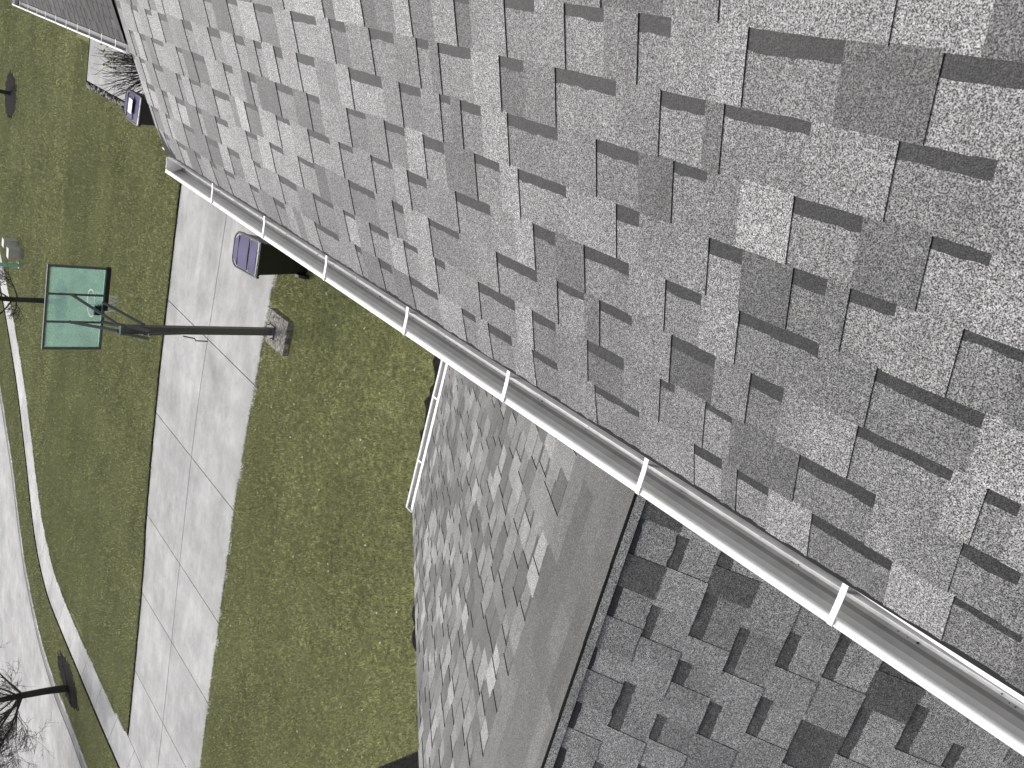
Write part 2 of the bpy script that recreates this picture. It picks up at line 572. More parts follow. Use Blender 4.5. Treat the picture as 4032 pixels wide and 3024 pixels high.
# ------------------------------------------------------------------ grass
def inside(px, py, poly):
    c = np.zeros(len(px), bool)
    n = len(poly)
    j = n - 1
    for i in range(n):
        xi, yi = poly[i]; xj, yj = poly[j]
        t = ((yi > py) != (yj > py)) & (px < (xj - xi) * (py - yi) / ((yj - yi) + 1e-12) + xi)
        c ^= t
        j = i
    return c
rg = np.random.default_rng(3)
P = []
def scatter(poly, box, dens):
    x0, x1, y0, y1 = box
    n = int((x1 - x0) * (y1 - y0) * dens)
    px, py = rg.uniform(x0, x1, n), rg.uniform(y0, y1, n)
    k = inside(px, py, poly)
    for r in rings:
        k &= ((px - r[0]) / r[2]) ** 2 + ((py - r[1]) / r[3]) ** 2 > 1.0
    P.append(np.c_[px[k], py[k]])
scatter(lawnA, (-19.1, -3.0, 6.2, 14.0), 1500)
scatter(lawnA, (-3.0, 0.0, 5.2, 14.0), 1500)
scatter(lawnB, (-19.1, -1.5, 18.1, 29), 1000)
scatter(lawnB, (-19.1, -0.5, 29, 46), 560)
scatter(lawnC, (-23.1, -10, 17, 42), 700)
def fringe(line, n_, sgn, wdt=.035):
    a = np.array(line); d = np.r_[0, np.cumsum(np.hypot(*np.diff(a, axis=0).T))]
    t = rg.uniform(0, d[-1], n_)
    t = t[rg.random(n_) < .35 + .65 * (np.sin(t * 2.1) * np.sin(t * 5.3 + 1) > -.2)]
    x, y = np.interp(t, d, a[:, 0]), np.interp(t, d, a[:, 1])
    e = np.abs(rg.normal(0, wdt, len(t)))
    P.append(np.c_[x + sgn[0] * e, y + sgn[1] * e])
fringe([p for p in near_l if p[0] > -19], 9000, (0, 1))
fringe([(p[0] + .02, p[1]) for p in sw_near if 18.5 < p[1] < 40], 9000, (-1, .2))
fringe([(p[0], p[1] + .05) for p in far_l if p[0] > -19], 5000, (0, -.5))
fringe([p for p in edge if p[1] > 17], 6000, (-1, 0), .05)
P = np.concatenate(P)
kill = inside(P[:, 0], P[:, 1], [(-10.9, 8.08), (-9.3, 6.9), (-7.5, 5.6), (-7.0, 2), (-12, 1), (-13, 6)])
kill |= inside(P[:, 0], P[:, 1], bed)
kill |= (P[:, 0] > -5.42) & (P[:, 0] < -4.60) & (P[:, 1] > 12.80) & (P[:, 1] < 13.76)
P = P[~kill]
nb = 3
n = len(P) * nb
base = np.repeat(P, nb, axis=0) + rg.normal(0, 0.022, (n, 2))
ang = rg.uniform(0, 2 * np.pi, n)
dist = np.hypot(base[:, 0], base[:, 1])
w = 0.0020 + 0.00018 * dist
h = rg.uniform(0.02, 0.05, n)
lean = rg.uniform(0.0, 0.026, n)
la = rg.uniform(0, 2 * np.pi, n)
V = np.zeros((n, 3, 3))
V[:, 0, 0] = base[:, 0] - np.cos(ang) * w; V[:, 0, 1] = base[:, 1] - np.sin(ang) * w; V[:, 0, 2] = LAWN_Z - 0.004
V[:, 1, 0] = base[:, 0] + np.cos(ang) * w; V[:, 1, 1] = base[:, 1] + np.sin(ang) * w; V[:, 1, 2] = LAWN_Z - 0.004
V[:, 2, 0] = base[:, 0] + np.cos(la) * lean; V[:, 2, 1] = base[:, 1] + np.sin(la) * lean; V[:, 2, 2] = LAWN_Z + h
me = bpy.data.meshes.new('grass')
me.vertices.add(3 * n); me.vertices.foreach_set('co', V.reshape(-1))
me.loops.add(3 * n); me.loops.foreach_set('vertex_index', np.arange(3 * n, dtype=np.int32))
me.polygons.add(n); me.polygons.foreach_set('loop_start', np.arange(0, 3 * n, 3, dtype=np.int32))
at = me.attributes.new('tone', 'FLOAT', 'FACE')
tn = np.clip(np.repeat(rg.normal(0.42, 0.22, len(P)), nb) + rg.normal(0, 0.08, n), 0, 0.92)
tn[np.repeat(rg.random(len(P)) < 0.006, nb)] = 1.0
at.data.foreach_set('value', tn.astype(np.float32))
me.materials.append(M['blade'])
me.update(calc_edges=True)
go = bpy.data.objects.new('grass', me); COL.objects.link(go)
tag(go, 'short green mown grass covering the lawns', 'grass', kind='stuff')

# pale dead leaves and seed heads dotted over the lawn
g = MB()
rs = random.Random(11)
for i in range(420):
    a = P[rs.randrange(len(P))]
    s = rs.uniform(0.012, 0.035); t = rs.uniform(0, 6.28); z = LAWN_Z + rs.uniform(.035, .055)
    c, q = math.cos(t) * s, math.sin(t) * s
    g.face([(a[0] + c, a[1] + q, z), (a[0] - q * .5, a[1] + c * .5, z + .01), (a[0] - c, a[1] - q, z), (a[0] + q * .5, a[1] - c * .5, z + .006)])
tag(g.build('dead_leaves', plain('straw_leaf', (0.42, 0.42, 0.30), 0.8)), 'pale dead leaves dotted over the grass', 'leaves', kind='stuff')

# ------------------------------------------------------------------ shingles
def lay_shingles(pt, U0, U1, s0, E, k0, k1, rs, gaps=None, dark=None, t_lo=0.74, t_hi=1.30, blank=None,
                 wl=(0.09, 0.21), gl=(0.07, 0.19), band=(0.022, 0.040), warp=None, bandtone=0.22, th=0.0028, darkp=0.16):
    """pt(u, s, n): u along the eave, s up the slope, n off the deck. Course k spans s0+E(k-1) .. s0+E k."""
    g = MB()
    for k in range(k0, k1 + 1):
        sb, st = s0 + E * (k - 1), s0 + E * k
        hb = 0.0032
        segs = []
        meas = (gaps or {}).get(k)
        u = U0 + rs.uniform(-0.15, 0)
        lst = []
        if blank and k >= blank:
            uu = U0
            while uu < U1:
                w_ = rs.uniform(0.2, 0.5)
                lst.append((uu, min(uu + w_, U1), 'T', rs.uniform(0.52, 0.78)))
                uu += w_
        else:
            def rnd(a, b):
                x = a
                tooth = True
                while x < b - 1e-6:
                    L = rs.uniform(*wl) if tooth else rs.uniform(*gl)
                    y = min(x + L, b)
                    if b - y < 0.06: y = b
                    tn_ = rs.uniform(t_lo, t_hi)
                    if rs.random() < darkp: tn_ = rs.uniform(0.52, 0.68)
                    elif rs.random() < 0.16: tn_ = rs.uniform(1.25, 1.48)
                    if tooth and L > 0.16 and rs.random() < .5:
                        c = x + (y - x) * rs.uniform(.35, .65)
                        lst.append((x, c, 'T', tn_)); lst.append((c, y, 'T', rs.uniform(t_lo, t_hi)))
                    else:
                        lst.append((x, y, 'T' if tooth else 'G', tn_ * (1 if tooth else 0.97)))
                    x = y
                    tooth = not tooth
            if meas:
                a = meas[0][0] - rs.uniform(.08, .16)
                rnd(U0, a)
                for i, gpp in enumerate(meas):
                    if gpp[0] > a:
                        tn_ = rs.choice((rs.uniform(0.72, .9), rs.uniform(.9, 1.1), rs.uniform(1.1, 1.42)))
                        for dd in (dark or []):
                            if dd[0] == k and dd[1] - .02 <= (a + gpp[0]) / 2 <= dd[2] + .02: tn_ = dd[3]
                        if gpp[0] - a > 0.17 and tn_ > .8:
                            c = a + (gpp[0] - a) * rs.uniform(.35, .65)
                            lst.append((a, c, 'T', tn_)); lst.append((c, gpp[0], 'T', rs.uniform(0.9, 1.1)))
                        else:
                            lst.append((a, gpp[0], 'T', tn_))
                    lst.append((gpp[0], gpp[1], 'G', gpp[2] * rs.uniform(.82, 1.12)))
                    a = gpp[1]
                b = a + rs.uniform(.08, .16)
                lst.append((a, b, 'T', rs.uniform(.9, 1.1)))
                rnd(b + 0.0, U1) if False else None
                x0 = b; saved = len(lst)
                rnd(x0, U1)
                # first random piece must be a gap so teeth do not merge
                if len(lst) > saved and lst[saved][2] == 'T':
                    q = lst[saved]; lst[saved] = (q[0], q[1], 'G', q[3])
                    if len(lst) > saved + 1 and lst[saved + 1][2] == 'G':
                        q = lst[saved + 1]; lst[saved + 1] = (q[0], q[1], 'T', q[3])
                        # leave the rest
            else:
                rnd(U0, U1)
        for i, (a, b, kind, tn_) in enumerate(lst):
            a, b = max(a, U0), min(b, U1)
            if b - a < 0.004: continue
            up = th if kind == 'T' else 0.0
            nsub = max(1, int((b - a) / (0.022 if kind == 'G' else (0.02 if k == 1 else 0.05))))
            us = [a + (b - a) * j / nsub for j in range(nsub + 1)]
            js = [rs.uniform(-.0014, .0014) for _ in us]
            if k == 1: js = [q * 3.0 + .002 for q in js]
            js[0] *= .3; js[-1] *= .3
            bd = rs.uniform(*band) if kind == 'G' else 0
            if kind == 'G':
                bds = [bd + rs.uniform(-.0028, .0028) for _ in us]
            for j in range(nsub):
                ua, ub = us[j], us[j + 1]
                top_n, bot_n = up + 0.0005, up + hb
                sba, sbb = sb + js[j], sb + js[j + 1]
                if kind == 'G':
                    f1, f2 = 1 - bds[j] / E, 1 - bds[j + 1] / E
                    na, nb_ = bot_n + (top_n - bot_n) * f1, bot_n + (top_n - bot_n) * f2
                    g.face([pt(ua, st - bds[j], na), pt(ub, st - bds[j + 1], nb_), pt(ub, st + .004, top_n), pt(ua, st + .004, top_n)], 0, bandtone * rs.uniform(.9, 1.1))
                    g.face([pt(ua, sba, bot_n), pt(ub, sbb, bot_n), pt(ub, st - bds[j + 1], nb_), pt(ua, st - bds[j], na)], 0, tn_)
                else:
                    g.face([pt(ua, sba, bot_n), pt(ub, sbb, bot_n), pt(ub, st + .004, top_n), pt(ua, st + .004, top_n)], 0, tn_)
                g.face([pt(ua, sba, -0.001), pt(ub, sbb, -0.001), pt(ub, sbb, bot_n), pt(ua, sba, bot_n)], 1)
            if kind == 'T':
                for (uu, jj, fl) in ((a, js[0], 0), (b, js[-1], 1)):
                    q = [pt(uu, sb + jj, 0), pt(uu, st, 0), pt(uu, st, up + .0005), pt(uu, sb + jj, up + hb)]
                    g.face(q if fl else q[::-1], 1)
    return g


TM, T2 = 0.447, 0.634
HM, H2 = math.hypot(1, TM), math.hypot(1, T2)
GAPS = {1:[(0.232,0.358,1),(0.483,0.671,1),(0.784,0.875,1),(0.92,1.007,1.15),(1.193,1.362,1),(1.514,1.627,1),(1.726,1.848,1),(1.916,1.995,1),(2.14,2.322,1),(2.443,2.534,1),(2.66,2.707,1)],2:[(0.269,0.371,1),(0.544,0.721,1),(0.901,0.981,1),(1.076,1.124,1),(1.248,1.385,0.65),(1.512,1.614,0.7),(1.692,1.877,1),(2.06,2.122,1),(2.227,2.317,1),(2.415,2.547,1)],3:[(0.306,0.362,1),(0.422,0.61,1),(0.781,0.867,0.85),(0.963,1.095,0.6),(1.222,1.336,1),(1.391,1.497,1),(1.578,1.763,1),(1.951,2.124,1),(2.276,2.346,1)],4:[(0.401,0.598,1),(0.718,0.912,1),(1.013,1.118,1),(1.231,1.386,1),(1.491,1.581,0.85),(1.768,1.943,1),(2.101,2.214,1),(2.301,2.44,1)],5:[(0.373,0.47,1),(0.586,0.676,1),(0.722,0.797,0.8),(0.915,1.002,1),(1.198,1.271,1),(1.44,1.628,1),(1.705,1.822,1),(1.975,2.088,1),(2.191,2.313,1)],6:[(0.458,0.553,1),(0.674,0.814,1),(1.016,1.105,1),(1.201,1.333,1),(1.462,1.658,1),(1.771,1.868,1),(1.915,1.971,1),(2.068,2.188,1)],7:[(0.485,0.638,1),(0.798,0.987,1),(1.031,1.146,1),(1.27,1.466,1),(1.579,1.676,0.6),(1.795,1.95,1),(1.995,2.06,0.95),(2.178,2.316,1)],8:[(0.457,0.598,1),(0.758,0.948,1),(1.124,1.21,1),(1.305,1.427,1),(1.525,1.639,1)]}
DARK = [(1,1.63,1.718,1.2),(2,0.723,0.901,0.66),(2,1.617,1.693,1.3),(3,0.613,0.783,1.15),(3,2.132,2.275,1.3),(4,0.37,0.517,0.62),(4,1.389,1.491,0.7),(5,0.472,0.586,1.1),(5,0.803,0.915,0.6),(5,1.271,1.607,1.1),(5,1.822,1.971,0.72),(6,0.555,0.675,0.68),(6,1.105,1.201,0.6),(8,0.599,0.755,0.62),(8,0.949,1.09,1.2)]
EM, SE = 0.137, -0.850

def pt_main(u, s, n):
    x = s / HM
    z = 5.63 + TM * x
    # the deck sags a little between rafters and droops at the eave and rake
    z += 0.0035 * math.sin(u * 5.1 + s * 1.3) + 0.002 * math.sin(s * 9 + u * 2)
    e = max(0.0, (-0.62 - s) / 0.24)
    r = max(0.0, (u - 4.75) / 0.35)
    z -= 0.016 * e * e + 0.018 * r * r
    return (x - n * TM / HM, u, z + n / HM)

house = empty('house', (3, 1, 0))
tag(house, 'grey shingle roofed house with a long white gutter, filling the right of the picture', 'house')
PX = Vector((-3, -1, 0))
def H_(mb):            # shift a mesh into the house's local frame
    mb.v = [(a + PX.x, b + PX.y, c) for a, b, c in mb.v]
    return mb

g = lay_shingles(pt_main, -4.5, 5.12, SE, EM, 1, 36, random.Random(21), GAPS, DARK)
roof_main = H_(g).build('roof', [M['shingle'], M['edge']], house)
tag(roof_main, 'large grey shingle roof slope above the long gutter')
# deck, back slope and rake edge
g = MB()
zr = 5.63 + TM * 3.73
g.face([(-.79, -4.5, 5.262), (3.73, -4.5, zr - .015), (3.73, 5.08, zr - .015), (-.79, 5.08, 5.262)])
g.face([(-.79, -4.5, 5.21), (-.79, 5.08, 5.21), (3.73, 5.08, zr - .07), (3.73, -4.5, zr - .07)])
g.face([(-.79, 5.08, 5.262), (3.73, 5.08, zr - .015), (3.73, 5.08, zr - .15), (-.79, 5.08, 5.12)])
g.face([(3.73, -4.5, zr), (8.3, -4.5, 5.2), (8.3, 5.1, 5.2), (3.73, 5.1, zr)])
H_(g).build('roof_deck', [M['edge']], house)

# lower cross gable
ZR, YR = 4.988, 1.353
def pt_p2(u, s, n):       # near slope, falls towards -Y; s measured up the slope from Y = 0
    y = s / H2
    return (u, y - n * T2 / H2, 4.13 + T2 * y + n / H2)
def pt_p1(u, s, n):       # far slope, falls towards +Y; s = 0 at the eave
    y = 5.80 - s / H2
    return (-u, y + n * T2 / H2, ZR - T2 * (y - YR) + n / H2)
sr = YR * H2
EP = 0.139
nk = 34
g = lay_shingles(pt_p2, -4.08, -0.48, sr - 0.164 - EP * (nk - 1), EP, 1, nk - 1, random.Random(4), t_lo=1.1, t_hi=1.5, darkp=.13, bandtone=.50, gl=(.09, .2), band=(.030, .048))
# top course under the cap
g2 = lay_shingles(pt_p2, -4.08, -0.48, sr - 0.164, EP, 1, 1, random.Random(8), t_lo=1.08, t_hi=1.5)
n0 = len(g.v); g.v += g2.v; g.f += [tuple(i + n0 for i in f) for f in g2.f]; g.m += g2.m; g.t += g2.t
tag(H_(g).build('roof', [M['shingle'], M['edge']], house), 'near slope of the lower gable roof with darker shingles')
EP1 = 0.165
LP1 = (5.80 - YR) * H2
n1 = int(LP1 / EP1) + 1
s1 = LP1 - EP1 * n1
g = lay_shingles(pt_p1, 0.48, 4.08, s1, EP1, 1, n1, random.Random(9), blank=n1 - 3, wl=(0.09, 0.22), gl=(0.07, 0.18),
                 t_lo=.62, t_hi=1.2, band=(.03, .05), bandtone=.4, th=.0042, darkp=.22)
tag(H_(g).build('roof', [M['shingle'], M['edge']], house), 'far slope of the lower gable roof running down to its own white gutter')
# ridge cap: pieces 0.31 long bent over the ridge
g = MB()
rs = random.Random(2)
x = -4.10
while x < -0.45:
    L = 0.31
    t = rs.uniform(.86, 1.12)
    a, b = x, x + L + .012
    for (aa, bb, tt) in ((a, b, t),):
        na, nb2 = 0.0125, 0.0075
        w2, w1 = 0.034, 0.05
        def c2(u, w, n): return pt_p2(u, sr - w, n)
        def c1_(u, w, n): return pt_p1(-u, LP1 - w, n)
        top_a = (aa, YR, ZR + .014); top_b = (bb, YR, ZR + .011)
        # the far layer stops at the crest, its cut edge shows dark above the near strip
        g.face([c2(aa, .004, na * .8), c2(bb, .004, nb2 * .8), top_b, top_a], 1)
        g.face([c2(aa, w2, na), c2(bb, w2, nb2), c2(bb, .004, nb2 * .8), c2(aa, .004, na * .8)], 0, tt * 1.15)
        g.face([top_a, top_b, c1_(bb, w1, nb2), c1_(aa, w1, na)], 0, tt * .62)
        g.face([c2(aa, w2, 0), c2(bb, w2, 0), c2(bb, w2, nb2), c2(aa, w2, na)], 1)
        g.face([c2(aa, w2, na), top_a, c1_(aa, w1, na), c1_(aa, w1, 0), c2(aa, w2, 0)], 1)
    x += L
H_(g).build('ridge_cap', [M['shingle'], M['edge']], house)
g = MB()
g.face([(-4.05, -2.4, 4.13 - T2 * 2.4 - .02), (-.48, -2.4, 4.13 - T2 * 2.4 - .02), (-.48, YR, ZR - .02), (-4.05, YR, ZR - .02)])
g.face([(-4.05, YR, ZR - .02), (-.48, YR, ZR - .02), (-.48, 5.78, ZR - T2 * (5.78 - YR) - .02), (-4.05, 5.78, ZR - T2 * (5.78 - YR) - .02)])
g.face([(-4.05, -2.4, 4.13 - T2 * 2.4 - .14), (-4.05, -2.4, 4.13 - T2 * 2.4 - .02), (-4.05, YR, ZR - .02), (-4.05, 5.78, ZR - T2 * (5.78 - YR) - .02), (-4.05, 5.78, ZR - T2 * (5.78 - YR) - .14), (-4.05, YR, ZR - .14)])
H_(g).build('roof_deck', [M['white']], house)
# walls
g = MB()
g.prism([(-.45, -4.2), (-.45, 4.8), (8, 4.8), (8, -4.2)], -0.1, 5.08)
g.face([(-.45, 4.8, 5.08), (8, 4.8, 5.08), (3.73, 4.8, zr - .2)])
g.prism([(-3.75, -2.1), (-3.75, 5.4), (-.46, 5.4), (-.46, -2.1)], -0.1, 2.15)
yy = 5.4
g.face([(-3.75, -2.1, 2.15), (-3.75, 5.4, 2.15), (-3.75, YR, ZR - .2)])
H_(g).build('wall', M['siding'], house)
g = MB()
g.face([(-.79, -4.5, 5.10), (-.45, -4.5, 5.10), (-.45, 5.05, 5.10), (-.79, 5.05, 5.10)])
H_(g).build('soffit', M['white'], house)

# ------------------------------------------------------------------ gutters
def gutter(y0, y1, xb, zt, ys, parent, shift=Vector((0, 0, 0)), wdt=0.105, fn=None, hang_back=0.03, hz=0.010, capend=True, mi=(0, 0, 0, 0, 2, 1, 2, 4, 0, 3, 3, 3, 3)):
    """K-style gutter running along Y with its back at xb; opens upward. fn maps (x, y, z) to the world."""
    fn = fn or (lambda p: p)
    k = wdt / 0.105
    prof = [(0.0, 0.004), (0.0, -0.085), (-0.006, -0.092), (-0.034, -0.092), (-0.056, -0.0915), (-0.065, -0.086), (-0.070, -0.070),
            (-0.080, -0.052), (-0.090, -0.038), (-0.097, -0.022), (-0.099, 0.0), (-0.096, 0.004), (-0.078, 0.004), (-0.076, -0.004)]
    g = MB()
    t = 0.0012
    pr = [(xb + a * k, zt + b) for a, b in prof]
    nseg = 24
    ysn = [y0 + (y1 - y0) * i / nseg for i in range(nseg + 1)]
    rs_ = random.Random(int(y1 * 100))
    wob = [(rs_.uniform(-.0012, .0012), rs_.uniform(-.002, .002)) for _ in ysn]
    for i in range(nseg):
        for j in range(len(pr) - 1):
            (xa, za), (xc, zc) = pr[j], pr[j + 1]
            w0, w1_ = wob[i], wob[i + 1]
            q = [(xa + w0[0], ysn[i], za + w0[1]), (xc + w0[0], ysn[i], zc + w0[1]), (xc + w1_[0], ysn[i + 1], zc + w1_[1]), (xa + w1_[0], ysn[i + 1], za + w1_[1])]
            g.face([fn(p) for p in q], mi[j])  # mi picks the painted shade tones, paling towards the lip
    for p in range(len(g.v)):
        g.v[p] = tuple(Vector(g.v[p]) + shift)
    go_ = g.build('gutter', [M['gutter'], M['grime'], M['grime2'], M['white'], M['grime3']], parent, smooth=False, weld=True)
    me_ = go_.data
    for p in me_.polygons: p.use_smooth = True
    so = go_.modifiers.new('thick', 'SOLIDIFY'); so.thickness = 0.0016; so.offset = 0
    # rolled front lip
    g = MB()
    g.tube([Vector(fn((pr[10][0] + .006, y, pr[10][1] + w_[1] + .002))) + shift for y, w_ in zip(ysn, wob)], 0.0052, 8)
    g.build('gutter_lip', M['white'], go_, smooth=True)
    if capend:
        for ye, dy in ((y1, .0), (y0, .0)):
            g = MB()
            outer = [fn((a, ye, b)) for a, b in pr[:11]]
            g.face([Vector(q) + shift for q in outer])
            g.tube([Vector(fn((pr[10][0], ye, pr[10][1] + .001))) + shift, Vector(fn((pr[0][0], ye, pr[0][1] + .001))) + shift], 0.0036, 6)
            co = g.build('end_cap', M['white'], go_)
            so = co.modifiers.new('thick', 'SOLIDIFY'); so.thickness = 0.002
    for y in ys:
        g = MB()
        xa, xc = pr[10][0] - 0.001, xb + hang_back
        pts = [(xa, zt + .004), (xa + .006, zt + hz), (xb - .02, zt + hz + .001), (xc - .012, zt + hz + .006), (xc, zt + hz + .012)]
        for j in range(len(pts) - 1):
            (x0_, z0_), (x1_, z1_) = pts[j], pts[j + 1]
            for zz, flip in ((0, 0), (-.003, 1)):
                q = [fn((x0_, y - .0075, z0_ + zz)), fn((x0_, y + .0075, z0_ + zz)), fn((x1_, y + .0075, z1_ + zz)), fn((x1_, y - .0075, z1_ + zz))]
                g.face([Vector(p) + shift for p in (q[::-1] if flip else q)])
            for sgn in (-1, 1):
                q = [fn((x0_, y + sgn * .0075, z0_)), fn((x1_, y + sgn * .0075, z1_)), fn((x1_, y + sgn * .0075, z1_ - .003)), fn((x0_, y + sgn * .0075, z0_ - .003))]
                g.face([Vector(p) + shift for p in q])
        g.build('gutter_hanger', M['white'], go_)
    return go_

main_hang = [-3.23, -2.59, -1.95, -1.3, -.66, -.02, .586, 1.2, 1.82, 2.44, 3.10, 3.75, 4.43]
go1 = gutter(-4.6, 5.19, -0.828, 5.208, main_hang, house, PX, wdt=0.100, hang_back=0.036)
tag(go1, 'long white gutter crossing the picture under the main roof')
# white drip edge between the shingles and the gutter
g = MB()
for i in range(40):
    a, b = -4.55 + 9.7 * i / 40, -4.55 + 9.7 * (i + 1) / 40
    # wider apron nearer the camera, tucked under the shingles further off
    wa, wb = [(-0.780 - 0.028 * max(0, min(1, (0.95 - y) / 0.8))) for y in (a, b)]
    g.face([(-.765, a, 5.266), (wa, a, 5.254), (wb, b, 5.254), (-.765, b, 5.266)])
    g.face([(wa, a, 5.254), (wa + .002, a, 5.24), (wb + .002, b, 5.24), (wb, b, 5.254)])
H_(g).build('drip_edge', M['white'], house)
g = MB()
g.box((-.795, .3, 5.155), (.012, 9.6, .17))
H_(g).build('fascia', M['grey'], house)  # dark grey stands in for the shade in the slot behind the gutter
g = MB()
rs = random.Random(77)
for i in range(420):
    y = rs.uniform(-.4, 5.1)
    cx = -.828 - rs.choice((rs.gauss(.012, .008), rs.gauss(.04, .02)))
    cx = min(max(cx, -.885), -.834)
    sz = rs.uniform(.0008, .0022) * (2.2 if rs.random() < .05 else 1)
    g.box((cx, y, 5.118 + sz * .4), (sz * rs.uniform(1, 2.5), sz * rs.uniform(1, 2.5), sz), rs.uniform(0, 3))
tag(g.build('roof_grit', M['bark']), 'dark granules and leaf bits lying in the long gutter trough', 'debris', kind='stuff')
# gutter of the lower gable: runs along X at the foot of the far slope
ze = ZR - T2 * (5.80 - YR)
fnp = lambda p: (-p[1], 5.80 - (p[0]), p[2])
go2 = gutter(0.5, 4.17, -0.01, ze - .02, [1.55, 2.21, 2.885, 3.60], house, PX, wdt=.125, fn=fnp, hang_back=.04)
tag(go2, 'short white gutter at the foot of the lower gable')
g = MB()
g.face([(-4.1, 5.72, ze + .058), (-.5, 5.72, ze + .058), (-.5, 5.825, ze + .0), (-4.1, 5.825, ze + .0)])
H_(g).build('drip_edge', M['white'], house)

# ------------------------------------------------------------------ garage beyond
gar = empty('garage', (3, 15.2, 0))
tag(gar, 'garage with a charcoal shingle roof and white gutter at the top left corner', 'garage')
GX = Vector((-3, -15.2, 0))
TG = 0.447
HG = math.hypot(1, TG)
def pt_g(u, s, n):
    x = -0.53 + s / HG
    return (x - n * TG / HG, u, 3.62 + TG * (x + .53) + n / HG)
g = lay_shingles(pt_g, 11.75, 18.72, 0.0, 0.14, 1, 30, random.Random(31), t_lo=.8, t_hi=1.15, bandtone=.5)
g.v = [tuple(Vector(p) + GX) for p in g.v]
g.build('roof', [M['shingle_dark'], M['edge']], gar)
g = MB()
xr = -0.53 + 30 * .14 / HG; zg = 3.62 + TG * (xr + .53)
g.face([(-.52, 11.7, 3.6), (xr, 11.7, zg - .02), (xr, 18.7, zg - .02), (-.52, 18.7, 3.6)])
g.face([(xr, 11.7, zg), (2 * xr + .5, 11.7, 3.6), (2 * xr + .5, 18.7, 3.6), (xr, 18.7, zg)])
g.face([(-.52, 18.70, 3.6), (xr, 18.70, zg - .02), (xr, 18.70, zg - .16), (-.52, 18.70, 3.45)])
g.v = [tuple(Vector(p) + GX) for p in g.v]
g.build('roof_deck', M['edge'], gar)
g = MB()
g.prism([(-.2, 12.0), (-.2, 18.4), (6.6, 18.4), (6.6, 12.0)], -.1, 3.5)
g.v = [tuple(Vector(p) + GX) for p in g.v]
g.build('wall', M['siding'], gar)
gy = [18.67 - .08, 18.08, 17.42, 16.73, 16.12, 15.43, 14.77, 14.12, 13.47, 12.85, 12.2]
gutter(11.75, 18.78, -0.545, 3.60, gy, gar, GX, wdt=.12, hang_back=.05, hz=.012, mi=(1, 1, 1, 1, 1, 1, 1, 1, 2, 3, 3, 3, 3))  # shade inside this trough is painted dark up to the lip

# ------------------------------------------------------------------ basketball hoop
hb = empty('basketball_hoop', (-5.05, 13.38, 0))
tag(hb, 'basketball hoop on a dark square post with a tinted clear backboard, beside the driveway', 'basketball hoop')
O = Vector((-5.05, 13.38, 0))
def L_(x, y, z): return (x - O.x, y - O.y, z)
g = MB(); g.box((0, 0.07, 1.37), (.125, .125, 2.74)); g.build('pole', M['steel'], hb, bevel=.008)
g = MB(); g.box((0.06, -0.10, 0.05), (.66, .80, .17), 0.0); g.build('base_pad', M['pad'], hb, bevel=.012)
g = MB(); g.box((0, .07, 0.15), (.26, .26, .03))
for a in (-1, 1):
    for b in (-1, 1):
        g.tube([(a * .1, .07 + b * .1, .15), (a * .1, .07 + b * .1, .20)], .012, 6)
g.build('base_plate', M['steel'], hb)
xl, xr_, yb, zb0, zb1 = -5.645, -4.215, 14.08, 2.90, 3.775
g = MB(); g.box(((xl + xr_) / 2 - O.x, yb - O.y, (zb0 + zb1) / 2), (xr_ - xl - .03, .012, zb1 - zb0 - .03))
bbd = g.build('backboard', M['acrylic'], hb)
g = MB()
for z in (zb0, zb1): g.box(((xl + xr_) / 2 - O.x, yb - O.y, z), (xr_ - xl + .03, .04, .03))
for x in (xl, xr_): g.box((x - O.x, yb - O.y, (zb0 + zb1) / 2), (.03, .038, zb1 - zb0 - .03))
g.build('frame', M['steel'], bbd)
g = MB()
for x in (xl + .022, xr_ - .022): g.box((x - O.x, yb + .006 - O.y, (zb0 + zb1) / 2), (.012, .014, zb1 - zb0 - .06))
for z in (zb0 + .024, zb1 - .024): g.box(((xl + xr_) / 2 - O.x, yb + .006 - O.y, z), (xr_ - xl - .055, .014, .012))
g.build('border_line', plain('pale_paint', (.55, .62, .6), .5), bbd)
g = MB(); g.box((-4.57 - O.x, yb - .01 - O.y, zb0 - .018), (.76, .075, .075)); g.build('edge_pad', M['dark'], bbd, bevel=.01)
for x in (-4.68, -5.16):
    g = MB(); g.box((x - O.x, yb - .035 - O.y, (zb0 + zb1) / 2), (.03, .028, zb1 - zb0)); g.build('brace', M['steel'], hb)
# lift arms
def arm(a, b, r=.026, name='lift_arm'):
    g = MB(); g.tube([L_(*a), L_(*b)], r, 8); return g.build(name, M['steel'], hb)
arm((-4.68, 14.05, 3.42), (-4.99, 13.50, 2.82)); arm((-5.16, 14.05, 3.42), (-5.10, 13.50, 2.82))
arm((-4.80, 14.05, 2.93), (-4.98, 13.50, 2.42)); arm((-5.14, 14.05, 2.93), (-5.12, 13.50, 2.42))
arm((-4.98, 13.48, 2.82), (-4.98, 13.20, 2.42)); arm((-5.12, 13.48, 2.82), (-5.12, 13.20, 2.42))
arm((-5.05, 13.22, 2.42), (-5.05, 13.30, 1.75), .022, 'lift_spring')
g = MB(); g.tube([L_(-5.12, 13.34, 1.80), L_(-5.16, 13.33, 1.60), L_(-5.20, 13.33, 1.58), L_(-5.21, 13.33, 1.36)], .011, 6); g.build('crank_handle', M['steel'], hb)
for z_ in (2.78, 2.42):
    g = MB(); g.box((0, .07, z_), (.15, .15, .065)); g.build('pole_bracket', M['steel'], hb)
